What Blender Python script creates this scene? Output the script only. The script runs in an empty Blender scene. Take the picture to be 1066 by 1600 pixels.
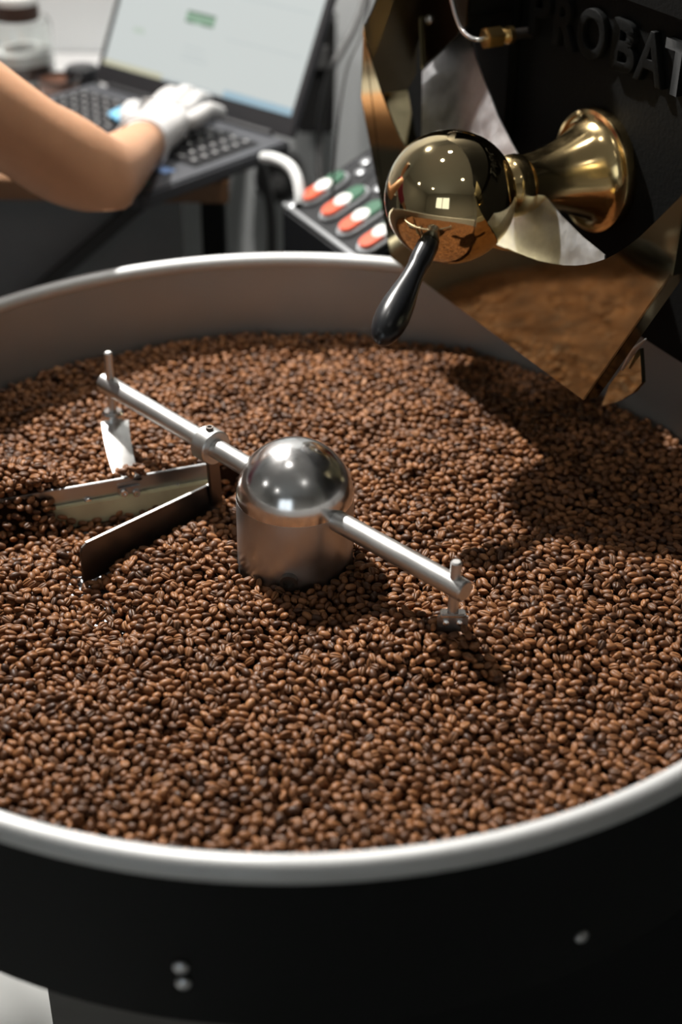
import bpy, bmesh, math, random
import numpy as np
from mathutils import Vector, Matrix, Euler

random.seed(7)
rng = np.random.default_rng(7)
SC = bpy.context.scene
COL = SC.collection

# ------------------------------------------------------------------ camera
FPX = 2222.0
PITCH, ROLL = math.radians(33.171), math.radians(0.918)
ZR = 0.80                                     # height of the tray rim above the floor
CAM = Vector((0.0354, -0.9173, ZR + 0.5549))
FW = Vector((0, math.cos(PITCH), -math.sin(PITCH)))
_u0, _r0 = Vector((0, math.sin(PITCH), math.cos(PITCH))), Vector((1, 0, 0))
UP = _u0 * math.cos(ROLL) - _r0 * math.sin(ROLL)
RT = _r0 * math.cos(ROLL) + _u0 * math.sin(ROLL)
cd = bpy.data.cameras.new('camera')
cam = bpy.data.objects.new('camera', cd)
COL.objects.link(cam)
cd.sensor_fit = 'VERTICAL'; cd.sensor_height = 36.0; cd.sensor_width = 24.0
cd.lens = 36.0 * FPX / 1600.0
cd.clip_start = 0.02
cd.dof.use_dof = True; cd.dof.focus_distance = 1.075; cd.dof.aperture_fstop = 3.1
m3 = Matrix((RT, UP, -FW)).transposed()
cam.matrix_world = Matrix.Translation(CAM) @ m3.to_4x4()
SC.camera = cam

# ------------------------------------------------------------------ world, lamps, exposure
W = bpy.data.worlds.new('overcast_sky'); SC.world = W; W.use_nodes = True
W.node_tree.nodes['Background'].inputs[0].default_value = (0.86, 0.93, 1.0, 1)
W.node_tree.nodes['Background'].inputs[1].default_value = 2.0
SC.view_settings.view_transform = 'Standard'; SC.view_settings.look = 'None'
SC.view_settings.gamma = 1.0; SC.view_settings.use_curve_mapping = False
SC.view_settings.exposure = 0.0
LAMPS = [  # x, y, z, disc size, watts, beam spread in degrees, point it is aimed at (None: straight down)
    (-0.30, 0.10, 2.58, 0.10, 0.7, 110, None),
    (-0.59, 1.02, 2.20, 0.05, 21.0, 100, (0.05, -0.05, 0.72)),
    (0.05, 0.50, 2.45, 0.12, 4.2, 75, (-0.05, 1.16, 0.85)),  # added lamp, only there to brighten the back wall
    (0.70, -1.12, 2.58, 0.16, 0.8, 180, None),
    (-2.6, -0.75, 2.45, 0.18, 3.0, 180, None),
    (-1.7, -2.0, 2.58, 0.18, 1.5, 180, None),
]
LAMP_DIR = []
for (x, y, z, s, w, sp, aim) in LAMPS:
    l = bpy.data.lights.new('ceiling_lamp_light', 'AREA'); l.shape = 'DISK'; l.size = s; l.energy = w
    l.color = (1.0, 0.955, 0.90); l.spread = math.radians(sp)
    o = bpy.data.objects.new('ceiling_lamp_light', l); COL.objects.link(o); o.location = (x, y, z - 0.035)
    LAMP_DIR.append((Vector(aim) - o.location).normalized() if aim else None)
    if aim: o.rotation_euler = LAMP_DIR[-1].to_track_quat('-Z', 'Y').to_euler()


# ------------------------------------------------------------------ pixel helpers (1066 x 1600 frame)
def ray(x, y): return FW + RT * ((x - 533) / FPX) + UP * ((800 - y) / FPX)
def at(x, y, depth): return CAM + ray(x, y) * depth
def onz(x, y, z):
    d = ray(x, y); return CAM + d * ((z - CAM.z) / d.z)
def onplane(x, y, n, p0):
    d = ray(x, y); return CAM + d * ((p0 - CAM).dot(n) / d.dot(n))
def proj(P):
    v = Vector(P) - CAM; z = v.dot(FW)
    return 533 + FPX * v.dot(RT) / z, 800 - FPX * v.dot(UP) / z, z


# ------------------------------------------------------------------ materials
MATS = {}
def mat(name, color, rough=0.5, metal=0.0, noise=None, bump=None, spec=0.5, emit=None, trans=0.0, rvar=None, sss=0.0, coat=0.0):
    """noise=(scale, darker factor), bump=(scale, strength), rvar=(scale, +-)"""
    m = bpy.data.materials.new(name); m.use_nodes = True; nt = m.node_tree; b = nt.nodes['Principled BSDF']
    b.inputs['Base Color'].default_value = (*color, 1); b.inputs['Roughness'].default_value = rough
    b.inputs['Metallic'].default_value = metal; b.inputs['Specular IOR Level'].default_value = spec
    b.inputs['Transmission Weight'].default_value = trans
    b.inputs['Subsurface Weight'].default_value = sss
    b.inputs['Subsurface Radius'].default_value = (0.01, 0.004, 0.002)
    b.inputs['Coat Weight'].default_value = coat
    tc = nt.nodes.new('ShaderNodeTexCoord')
    def nz(scale, detail=3):
        n = nt.nodes.new('ShaderNodeTexNoise'); n.inputs['Scale'].default_value = scale; n.inputs['Detail'].default_value = detail
        nt.links.new(tc.outputs['Object'], n.inputs['Vector']); return n
    if noise:
        n = nz(noise[0]); mx = nt.nodes.new('ShaderNodeMix'); mx.data_type = 'RGBA'
        mx.inputs['A'].default_value = (*[c * noise[1] for c in color], 1); mx.inputs['B'].default_value = (*[min(1, c * (2 - noise[1])) for c in color], 1)
        nt.links.new(n.outputs['Fac'], mx.inputs['Factor']); nt.links.new(mx.outputs['Result'], b.inputs['Base Color'])
    if rvar:
        n = nz(rvar[0]); mr = nt.nodes.new('ShaderNodeMapRange')
        mr.inputs['From Min'].default_value = 0.3; mr.inputs['From Max'].default_value = 0.7
        mr.inputs['To Min'].default_value = max(0.02, rough - rvar[1]); mr.inputs['To Max'].default_value = rough + rvar[1]
        nt.links.new(n.outputs['Fac'], mr.inputs['Value']); nt.links.new(mr.outputs['Result'], b.inputs['Roughness'])
    if bump:
        n = nz(bump[0], 2); bp = nt.nodes.new('ShaderNodeBump'); bp.inputs['Strength'].default_value = bump[1]; bp.inputs['Distance'].default_value = 0.002
        nt.links.new(n.outputs['Fac'], bp.inputs['Height']); nt.links.new(bp.outputs['Normal'], b.inputs['Normal'])
    if emit:
        b.inputs['Emission Color'].default_value = (*emit[0], 1); b.inputs['Emission Strength'].default_value = emit[1]
    MATS[name] = m
    return m

mat('wall_paint', (0.76, 0.79, 0.80), 0.8, noise=(6, 0.97))  # slight blue tint stands in for the cooler light on this wall
mat('cream_paint', (0.60, 0.585, 0.55), 0.8, noise=(5, 0.96))
mat('ceiling_paint', (0.74, 0.74, 0.73), 0.85, noise=(4, 0.97))
mat('concrete', (0.60, 0.615, 0.60), 0.65, noise=(14, 0.88), bump=(60, 0.1))
mat('steel_brushed', (0.62, 0.62, 0.61), 0.40, 1.0, noise=(30, 0.9), rvar=(25, 0.06))
mat('steel_wall', (0.34, 0.345, 0.34), 0.5, 0.55, noise=(9, 0.86), rvar=(14, 0.07))
mat('steel_rim', (0.60, 0.61, 0.61), 0.66, 1.0, rvar=(20, 0.06))
mat('steel_polished', (0.78, 0.78, 0.78), 0.20, 1.0, rvar=(60, 0.05))
mat('steel_dull', (0.50, 0.51, 0.52), 0.36, 1.0, noise=(40, 0.8), rvar=(40, 0.08))
mat('steel_dark', (0.17, 0.15, 0.135), 0.42, 1.0, noise=(35, 0.7))
mat('steel_scratched', (0.80, 0.81, 0.83), 0.42, 1.0, noise=(160, 0.86), rvar=(60, 0.08))
mat('black_paint', (0.0045, 0.0055, 0.0055), 0.6, 0.0, bump=(120, 0.05), spec=0.12)
mat('cast_black', (0.0065, 0.007, 0.007), 0.62, 0.0, bump=(260, 0.2), spec=0.07)
mat('stand_grey', (0.10, 0.095, 0.088), 0.6, noise=(60, 0.85))
mat('brass_mirror', (0.74, 0.60, 0.35), 0.055, 1.0, rvar=(30, 0.02))
mat('brass_bell', (0.76, 0.57, 0.28), 0.16, 1.0, rvar=(60, 0.05))
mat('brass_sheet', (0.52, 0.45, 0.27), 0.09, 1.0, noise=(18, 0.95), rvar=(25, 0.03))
mat('brass_fitting', (0.62, 0.42, 0.17), 0.28, 1.0, noise=(90, 0.85))
mat('brass_shaded', (0.055, 0.043, 0.028), 0.32, 1.0, noise=(40, 0.85))  # chute brass with shade and dark reflection put into the colour
mat('black_plastic', (0.012, 0.013, 0.015), 0.28, spec=0.5)
mat('rubber_black', (0.012, 0.012, 0.012), 0.6)
mat('cream_rubber', (0.85, 0.74, 0.46), 0.5, noise=(28, 0.55))
mat('laptop_shell', (0.055, 0.058, 0.066), 0.42, noise=(200, 0.9))
mat('laptop_key', (0.012, 0.012, 0.014), 0.5)
mat('key_legend', (0.45, 0.45, 0.45), 0.6)
mat('wood', (0.16, 0.075, 0.028), 0.5, noise=(22, 0.6))
mat('desk_laminate', (0.50, 0.50, 0.50), 0.55, noise=(12, 0.96))
mat('desk_panel', (0.13, 0.135, 0.14), 0.6, noise=(30, 0.9))
mat('skin', (0.50, 0.27, 0.155), 0.5, noise=(45, 0.90), bump=(160, 0.12), sss=0.12, spec=0.35)
mat('glove', (0.50, 0.495, 0.49), 0.55, noise=(30, 0.94), bump=(70, 0.35))
mat('shirt', (0.30, 0.03, 0.07), 0.85, bump=(300, 0.2))
mat('trousers', (0.03, 0.035, 0.05), 0.85, bump=(300, 0.2))
mat('hair', (0.03, 0.017, 0.010), 0.5, bump=(180, 0.5))
mat('eye', (0.6, 0.58, 0.55), 0.2)
mat('shoe', (0.03, 0.03, 0.03), 0.5)
mat('glass', (0.96, 0.98, 0.97), 0.03, trans=1.0)
mat('coffee_fill', (0.045, 0.02, 0.012), 0.7, noise=(180, 0.5), bump=(180, 0.5))
mat('lid_white', (0.62, 0.64, 0.63), 0.35)
mat('cup_brown', (0.22, 0.12, 0.085), 0.35, noise=(30, 0.8))
mat('button_green', (0.022, 0.105, 0.055), 0.35)
mat('button_red', (0.62, 0.085, 0.03), 0.35)
mat('button_white', (0.80, 0.80, 0.78), 0.3)
mat('bezel_grey', (0.26, 0.27, 0.28), 0.35, 0.5)
mat('panel_black', (0.010, 0.011, 0.013), 0.5, bump=(200, 0.05), spec=0.2)
mat('hose_white', (0.62, 0.64, 0.64), 0.4)
mat('cloth_blue', (0.16, 0.42, 0.62), 0.7)
mat('sticker_teal', (0.08, 0.30, 0.26), 0.4)
mat('sticker_blue', (0.22, 0.34, 0.62), 0.3)
mat('grey_hose', (0.10, 0.10, 0.10), 0.5)
mat('lamp_glow', (0.9, 0.9, 0.9), 0.5, emit=((1.0, 0.95, 0.86), 6.0))
mat('screen_white', (0.02, 0.02, 0.02), 0.3, emit=((0.74, 0.79, 0.77), 0.78))
mat('screen_grey', (0.02, 0.02, 0.02), 0.3, emit=((0.62, 0.68, 0.68), 0.78))
mat('screen_green', (0.02, 0.02, 0.02), 0.3, emit=((0.33, 0.52, 0.37), 0.75))
mat('screen_dark_green', (0.02, 0.02, 0.02), 0.3, emit=((0.11, 0.20, 0.13), 0.75))
mat('screen_blue', (0.02, 0.02, 0.02), 0.3, emit=((0.42, 0.62, 0.74), 0.75))
mat('screen_yellow', (0.02, 0.02, 0.02), 0.3, emit=((0.72, 0.70, 0.50), 0.75))
mat('screen_pale_green', (0.02, 0.02, 0.02), 0.3, emit=((0.60, 0.70, 0.60), 0.78))

# perforated steel: round holes are far below ten pixels, so they are in the material
def perforated():
    m = bpy.data.materials.new('perforated_steel'); m.use_nodes = True; nt = m.node_tree; b = nt.nodes['Principled BSDF']
    tc = nt.nodes.new('ShaderNodeTexCoord'); v = nt.nodes.new('ShaderNodeTexVoronoi')
    v.inputs['Scale'].default_value = 210; v.inputs['Randomness'].default_value = 0.12; v.voronoi_dimensions = '2D'
    nt.links.new(tc.outputs['Object'], v.inputs['Vector'])
    r = nt.nodes.new('ShaderNodeMath'); r.operation = 'GREATER_THAN'; r.inputs[1].default_value = 0.30
    nt.links.new(v.outputs['Distance'], r.inputs[0])
    mx = nt.nodes.new('ShaderNodeMix'); mx.data_type = 'RGBA'; mx.inputs['A'].default_value = (0.01, 0.01, 0.01, 1); mx.inputs['B'].default_value = (0.42, 0.43, 0.45, 1)
    nt.links.new(r.outputs[0], mx.inputs['Factor']); nt.links.new(mx.outputs['Result'], b.inputs['Base Color'])
    b.inputs['Metallic'].default_value = 0.6; b.inputs['Roughness'].default_value = 0.5
    MATS['perforated_steel'] = m
perforated()

def bean_material():
    m = bpy.data.materials.new('roasted_bean'); m.use_nodes = True; nt = m.node_tree; b = nt.nodes['Principled BSDF']
    oi = nt.nodes.new('ShaderNodeObjectInfo'); cr = nt.nodes.new('ShaderNodeValToRGB')
    e = cr.color_ramp.elements
    e[0].position = 0.0; e[0].color = (0.060, 0.026, 0.013, 1)
    e[1].position = 1.0; e[1].color = (0.36, 0.170, 0.070, 1)
    for p, c in ((0.25, (0.130, 0.054, 0.022, 1)), (0.7, (0.225, 0.094, 0.036, 1)), (0.97, (0.30, 0.130, 0.050, 1)), (0.985, (0.32, 0.145, 0.06, 1))):
        k = e.new(p); k.color = c
    nt.links.new(oi.outputs['Random'], cr.inputs['Fac'])
    tc = nt.nodes.new('ShaderNodeTexCoord'); n = nt.nodes.new('ShaderNodeTexNoise'); n.inputs['Scale'].default_value = 420; n.inputs['Detail'].default_value = 2
    nt.links.new(tc.outputs['Object'], n.inputs['Vector'])
    mu = nt.nodes.new('ShaderNodeMix'); mu.data_type = 'RGBA'; mu.blend_type = 'MULTIPLY'; mu.inputs['Factor'].default_value = 1.0
    g = nt.nodes.new('ShaderNodeMapRange'); g.inputs['To Min'].default_value = 0.55; g.inputs['To Max'].default_value = 1.45
    nt.links.new(n.outputs['Fac'], g.inputs['Value']); nt.links.new(cr.outputs['Color'], mu.inputs['A']); nt.links.new(g.outputs['Result'], mu.inputs['B'])
    at_ = nt.nodes.new('ShaderNodeAttribute'); at_.attribute_name = 'crease'
    mx = nt.nodes.new('ShaderNodeMix'); mx.data_type = 'RGBA'; mx.inputs['B'].default_value = (0.30, 0.17, 0.085, 1)
    f = nt.nodes.new('ShaderNodeMath'); f.operation = 'MULTIPLY'; f.inputs[1].default_value = 0.55
    nt.links.new(at_.outputs['Fac'], f.inputs[0]); nt.links.new(f.outputs[0], mx.inputs['Factor'])
    nt.links.new(mu.outputs['Result'], mx.inputs['A']); nt.links.new(mx.outputs['Result'], b.inputs['Base Color'])
    b.inputs['Roughness'].default_value = 0.46; b.inputs['Specular IOR Level'].default_value = 0.32
    MATS['roasted_bean'] = m
bean_material()
mat('bean_bed', (0.03, 0.013, 0.006), 0.9, noise=(200, 0.5), spec=0.05)


# ------------------------------------------------------------------ mesh helpers
class MB:
    def __init__(s): s.v = []; s.f = []
    def add(s, vs, fs):
        o = len(s.v); s.v += [Vector(p) for p in vs]; s.f += [tuple(i + o for i in f) for f in fs]; return s
    def box(s, c, size, ax=None):
        c = Vector(c); h = [x / 2 for x in size]
        X, Y, Z = ax if ax else (Vector((1, 0, 0)), Vector((0, 1, 0)), Vector((0, 0, 1)))
        vs = [c + X * (sx * h[0]) + Y * (sy * h[1]) + Z * (sz * h[2]) for sz in (-1, 1) for sy in (-1, 1) for sx in (-1, 1)]
        return s.add(vs, [(0, 2, 3, 1), (4, 5, 7, 6), (0, 1, 5, 4), (2, 6, 7, 3), (0, 4, 6, 2), (1, 3, 7, 5)])
    def lathe(s, prof, origin=(0, 0, 0), axis=(0, 0, 1), n=64, closed=False):
        """prof = [(radius, height along axis)]"""
        A = Vector(axis).normalized(); O = Vector(origin)
        X = A.orthogonal().normalized(); Y = A.cross(X)
        vs, fs = [], []; k = len(prof)
        for i in range(n):
            a = 2 * math.pi * i / n; d = X * math.cos(a) + Y * math.sin(a)
            for (r, h) in prof: vs.append(O + d * r + A * h)
        for i in range(n):
            j = (i + 1) % n
            for q in range(k if closed else k - 1):
                q2 = (q + 1) % k
                fs.append((i * k + q, j * k + q, j * k + q2, i * k + q2))
        s.add(vs, fs)
        if not closed:
            o = len(s.v) - n * k
            if prof[0][0] > 1e-6: s.f.append(tuple(o + i * k for i in reversed(range(n))))
            if prof[-1][0] > 1e-6: s.f.append(tuple(o + i * k + k - 1 for i in range(n)))
        return s
    def tube(s, pts, rad, n=12, caps=True):
        pts = [Vector(p) for p in pts]; m = len(pts)
        rad = rad if isinstance(rad, (list, tuple)) else [rad] * m
        T = [(pts[min(i + 1, m - 1)] - pts[max(i - 1, 0)]).normalized() for i in range(m)]
        X = T[0].orthogonal().normalized(); vs, fs = [], []
        for i in range(m):
            X = (X - T[i] * X.dot(T[i])).normalized(); Y = T[i].cross(X)
            for q in range(n):
                a = 2 * math.pi * q / n; vs.append(pts[i] + (X * math.cos(a) + Y * math.sin(a)) * rad[i])
        for i in range(m - 1):
            for q in range(n):
                q2 = (q + 1) % n; fs.append((i * n + q, i * n + q2, (i + 1) * n + q2, (i + 1) * n + q))
        if caps:
            fs.append(tuple(reversed(range(n)))); fs.append(tuple((m - 1) * n + q for q in range(n)))
        return s.add(vs, fs)
    def prism(s, poly, off):
        poly = [Vector(p) for p in poly]; off = Vector(off); n = len(poly)
        vs = poly + [p + off for p in poly]
        fs = [tuple(reversed(range(n))), tuple(range(n, 2 * n))] + [(i, (i + 1) % n, n + (i + 1) % n, n + i) for i in range(n)]
        return s.add(vs, fs)
    def build(s, name, m, parent=None, smooth=True, bevel=0.0, angle=40, base=None):
        me = bpy.data.meshes.new(name)
        b = Vector(base) if base is not None else (root_loc(parent) if parent else Vector((0, 0, 0)))
        me.from_pydata([p - b for p in s.v], [], s.f); me.validate()
        bm = bmesh.new(); bm.from_mesh(me); bmesh.ops.recalc_face_normals(bm, faces=bm.faces)
        if bevel > 0:
            ed = [e for e in bm.edges if len(e.link_faces) == 2 and e.calc_face_angle(0) > math.radians(30)]
            bmesh.ops.bevel(bm, geom=ed, offset=bevel, segments=2, affect='EDGES', clamp_overlap=True)
        bm.to_mesh(me); bm.free()
        if smooth:
            for p in me.polygons: p.use_smooth = True
            me.set_sharp_from_angle(angle=math.radians(angle))
        me.materials.append(MATS[m])
        o = bpy.data.objects.new(name, me); COL.objects.link(o)
        if parent: o.parent = parent
        else: o.location = b
        return o

def root_loc(o):
    v = Vector((0, 0, 0))
    while o: v += Vector(o.location); o = o.parent
    return v
def thing(name, label, cat, loc=(0, 0, 0), group=None):
    o = bpy.data.objects.new(name, None); COL.objects.link(o); o.location = loc; o.empty_display_size = 0.05
    return tag(o, label, cat, group)
def tag(o, label, cat, group=None, kind=None):
    o['label'] = label; o['category'] = cat
    if group: o['group'] = group
    if kind: o['kind'] = kind
    return o
def struct(o, label=None, cat=None):
    o['kind'] = 'structure'
    if label: o['label'] = label
    if cat: o['category'] = cat
    return o
def bez(pts, n=10):
    """Catmull-Rom through the points"""
    pts = [Vector(p) for p in pts]; P = [pts[0] * 2 - pts[1]] + pts + [pts[-1] * 2 - pts[-2]]; out = []
    for i in range(1, len(P) - 2):
        for k in range(n):
            t = k / n; a, b, c, d = P[i - 1:i + 3]
            out.append(0.5 * ((2 * b) + (c - a) * t + (2 * a - 5 * b + 4 * c - d) * t * t + (3 * b - a - 3 * c + d) * t ** 3))
    out.append(pts[-1]); return out
Z = Vector((0, 0, 1))

# ================================================================== the room
X0, X1, Y0, Y1, HC = -3.6, 2.8, -3.4, 1.16, 2.66
struct(MB().box(((X0 + X1) / 2, (Y0 + Y1) / 2, -0.05), (X1 - X0 + 0.4, Y1 - Y0 + 0.4, 0.1)).build('floor', 'concrete', smooth=False), 'pale grey concrete floor under the roasting machine', 'floor')
struct(MB().box(((X0 + X1) / 2, (Y0 + Y1) / 2, HC + 0.05), (X1 - X0 + 0.4, Y1 - Y0 + 0.4, 0.1)).build('ceiling', 'ceiling_paint', smooth=False), 'plain off-white ceiling of the roastery', 'ceiling')
struct(MB().box(((X0 + X1) / 2, Y1 + 0.05, HC / 2), (X1 - X0, 0.1, HC)).build('wall_back', 'wall_paint', smooth=False), 'light grey painted wall behind the desk', 'wall')
struct(MB().box((X0 - 0.05, (Y0 + Y1) / 2, HC / 2), (0.1, Y1 - Y0, HC)).build('wall_left', 'cream_paint', smooth=False), 'cream painted wall on the far side of the person', 'wall')
struct(MB().box((X1 + 0.05, (Y0 + Y1) / 2, HC / 2), (0.1, Y1 - Y0, HC)).build('wall_right', 'cream_paint', smooth=False), 'cream painted wall behind the roasting machine', 'wall')
wx0, wx1, wz0, wz1 = -1.9, -0.2, 0.9, 2.25
w = MB()
w.box(((X0 + wx0) / 2, Y0 - 0.05, HC / 2), (wx0 - X0, 0.1, HC)); w.box(((wx1 + X1) / 2, Y0 - 0.05, HC / 2), (X1 - wx1, 0.1, HC))
w.box(((wx0 + wx1) / 2, Y0 - 0.05, wz0 / 2), (wx1 - wx0, 0.1, wz0)); w.box(((wx0 + wx1) / 2, Y0 - 0.05, (wz1 + HC) / 2), (wx1 - wx0, 0.1, HC - wz1))
struct(w.build('wall_front', 'cream_paint', smooth=False), 'cream painted wall with a wide window', 'wall')
win = struct(thing('window_1', 'wide white framed window facing the machine', 'window', ((wx0 + wx1) / 2, Y0 - 0.05, wz0)))
fr = MB(); cx = (wx0 + wx1) / 2
for x in (wx0 + 0.03, cx, wx1 - 0.03): fr.box((x, Y0 - 0.05, (wz0 + wz1) / 2), (0.06, 0.08, wz1 - wz0))
for z in (wz0 + 0.03, wz1 - 0.03): fr.box((cx, Y0 - 0.05, z), (wx1 - wx0, 0.078, 0.06))
fr.build('window_frame', 'lid_white', win, smooth=False)
for x in ((wx0 + cx) / 2, (wx1 + cx) / 2):
    MB().box((x, Y0 - 0.05, (wz0 + wz1) / 2), ((wx1 - wx0) / 2 - 0.09, 0.006, wz1 - wz0 - 0.12)).build('pane', 'glass', win, smooth=False)
LAB = ['round ceiling lamp straight above the cooling tray', 'small tilted pendant lamp hanging above the desk', 'added tilted pendant lamp that brightens the light grey wall', 'round ceiling lamp nearest the right-hand cream wall', 'round ceiling lamp close to the left-hand cream wall', 'round ceiling lamp near the wide window']
for (x, y, z, s, _w, _sp, _aim), lb, ldir in zip(LAMPS, LAB, LAMP_DIR):
    t = thing('ceiling_lamp', lb, 'lamp', (x, y, HC), 'ceiling lamps')
    r = s / 2
    if ldir:
        c = Vector((x, y, z - 0.035)); A = -ldir
        MB().lathe([(r + 0.004, 0.003), (r + 0.012, 0.003), (r + 0.012, 0.03), (0.02, 0.08), (0.0, 0.082)], c, A, 32).build('housing', 'black_plastic', t)
        MB().tube([c + A * 0.07, Vector((x, y, HC)) + A.cross(Z).cross(A) * 0.0], 0.004, 10).build('cord', 'black_plastic', t)
        continue
    MB().lathe([(r + 0.002, z - HC - 0.03), (r + 0.014, z - HC - 0.03), (r + 0.014, z - HC + 0.02), (0.02, z - HC + 0.04), (0.008, z - HC + 0.05), (0.008, 0.0)], (x, y, HC), n=32).build('housing', 'black_plastic', t)

# ================================================================== cooling tray
RI = 0.392
tray = thing('cooling_tray', 'large round steel cooling tray with black outer wall and rolled rim, full of beans', 'tray', (0, 0, 0))
PLATE = ZR - 0.112
rr = 0.0078; rc = 0.3982; zc_ = ZR - rr
MB().lathe([(RI, PLATE - 0.004), (RI, zc_), (RI + 0.0016, zc_), (RI + 0.0016, PLATE - 0.004)], n=160, closed=True).build('inner_wall', 'steel_wall', tray)
MB().lathe([(rc + rr * math.cos(a), zc_ + rr * math.sin(a)) for a in [i * 2 * math.pi / 14 for i in range(14)]], n=200, closed=True).build('rim', 'steel_rim', tray, angle=60)
BOT = ZR - 0.143
MB().lathe([(0.3965, zc_ - 0.004), (0.3965, BOT + 0.004), (0.393, BOT), (0.10, BOT), (0.10, BOT + 0.003), (0.3935, BOT + 0.006), (0.3939, zc_ - 0.004)], n=160, closed=True).build('outer_wall', 'black_paint', tray)
MB().lathe([(0.0, PLATE), (RI - 0.0005, PLATE), (RI - 0.0005, PLATE - 0.003), (0.0, PLATE - 0.003)], n=120).build('perforated_plate', 'perforated_steel', tray)
def cylhit(x, y, R):
    d = ray(x, y); a = d.x ** 2 + d.y ** 2; b = 2 * (d.x * CAM.x + d.y * CAM.y); c = CAM.x ** 2 + CAM.y ** 2 - R * R
    return CAM + d * ((-b - math.sqrt(b * b - 4 * a * c)) / 2 / a)
for (px, py) in ((283, 1510), (287, 1535), (908, 1462)):
    P = cylhit(px, py, 0.3965); d = Vector((P.x, P.y, 0)).normalized()
    MB().lathe([(0.0045, -0.001), (0.0045, 0.0015), (0.003, 0.003), (0.0, 0.0033)], P, d, 16).build('bolt', 'steel_dull', tray)
# stand under the tray
st = thing('machine_stand', 'dark grey sheet metal stand carrying the round tray', 'stand', (0.05, 0.1, 0))
sx_ = (CAM + ray(78, 1585) * ((-0.24 - CAM.y) / ray(78, 1585).y)).x
MB().box(((sx_ + 0.34) / 2, -0.02, (BOT - 0.002) / 2), (0.34 - sx_, 0.44, BOT - 0.002)).build('cabinet', 'stand_grey', st, smooth=False, bevel=0.004)
MB().box((0.16, -0.2425, 0.33), (0.34, 0.004, 0.58)).build('black_sheet', 'black_paint', st, smooth=False)  # black sheet over the right part of the stand front

# ================================================================== stirrer
ST = thing('stirring_arm', 'polished steel domed hub with two stirring arms turning in the beans', 'stirrer', (0, 0, PLATE))
HZ = ZR - 0.030; HR = 0.0452
prof = [(HR, PLATE + 0.001 - ZR + 0.0), (HR, HZ - ZR)] + [(HR * math.cos(a), HZ - ZR + HR * math.sin(a)) for a in [math.radians(k * 5) for k in range(1, 18)]] + [(0, HZ - ZR + HR)]
hub_dome = MB().lathe([(HR, HZ - ZR)] + prof[2:], (0, 0, ZR), n=72).build('dome', 'steel_polished', ST, angle=60)
MB().lathe([(HR, PLATE + 0.001 - ZR), (HR + 0.0001, PLATE + 0.002 - ZR), (HR + 0.0001, HZ - ZR), (HR, HZ - ZR + 0.0004)], (0, 0, ZR), n=72).build('hub', 'steel_dull', ST, angle=60)
P = Vector((-0.003, -HR, ZR - 0.0775)); MB().lathe([(0.0068, -0.002), (0.0068, 0.005), (0.0042, 0.005), (0.0042, 0.001), (0, 0.001)], P, (-0.06, -1, 0), 24).build('hub_screw', 'steel_dark', ST)
AL = onz(171, 602, HZ + 0.000); AR = onz(721, 921, HZ - 0.003)
uL = (AL - Vector((0, 0, HZ))).normalized(); uR = (AR - Vector((0, 0, HZ - 0.002))).normalized()
ar = 0.0082
def rod(name, a, b, r, m, parent, n=28, ch=0.0012):
    a, b = Vector(a), Vector(b); L = (b - a).length
    return MB().lathe([(0, 0), (r - ch, 0), (r, ch), (r, L - ch), (r - ch, L), (0, L)], a, b - a, n).build(name, m, parent)
rod('arm', Vector((0, 0, HZ)) + uL * 0.038, AL + uL * 0.009, ar, 'steel_brushed', ST)
rod('arm', Vector((0, 0, HZ - 0.002)) + uR * 0.038, AR + uR * 0.004, ar, 'steel_brushed', ST)
# far end pin
PL = AL - uL * 0.002
pin = rod('pin', PL - Z * 0.028, PL + Z * 0.033, 0.0036, 'steel_brushed', ST, 18)
MB().lathe([(0.0021, 0), (0.0021, 0.003), (0, 0.0036)], PL + Vector((0.004, -0.008, -0.004)), Vector((0.3, -1, 0.1)), 12).build('set_screw', 'steel_polished', ST)
# near end pin and foot
PR = AR - uR * 0.006
rod('pin', PR - Z * 0.022, PR + Z * 0.021, 0.0040, 'steel_brushed', ST, 18)
ft = MB().box(PR - Z * 0.0235 + Vector((0, -0.001, 0)), (0.018, 0.008, 0.0035)).build('foot', 'steel_polished', ST, bevel=0.001)
MB().box(PR - Z * 0.0315 + Vector((0, -0.002, 0)), (0.022, 0.0025, 0.014)).build('foot_plate', 'steel_dull', ST, bevel=0.0006)
for s in (-1, 1):
    MB().lathe([(0.0022, 0), (0.0022, 0.002), (0.0, 0.0026)], PR + Vector((s * 0.0048, -0.0034, -0.0295)), (0, -1, 0.2), 12).build('rivet', 'steel_polished', ft)
foot_bar_a, foot_bar_b = PR + Vector((-0.03, -0.004, -0.054)), PR + Vector((0.075, 0.012, -0.054))
mbb = MB(); dd = (foot_bar_b - foot_bar_a).normalized(); mbb.box((foot_bar_a + foot_bar_b) / 2 - Z * 0.012, ((foot_bar_b - foot_bar_a).length, 0.003, 0.03), (dd, Z.cross(dd), Z)); mbb.build('buried_paddle', 'steel_dull', ST, smooth=False)
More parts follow.
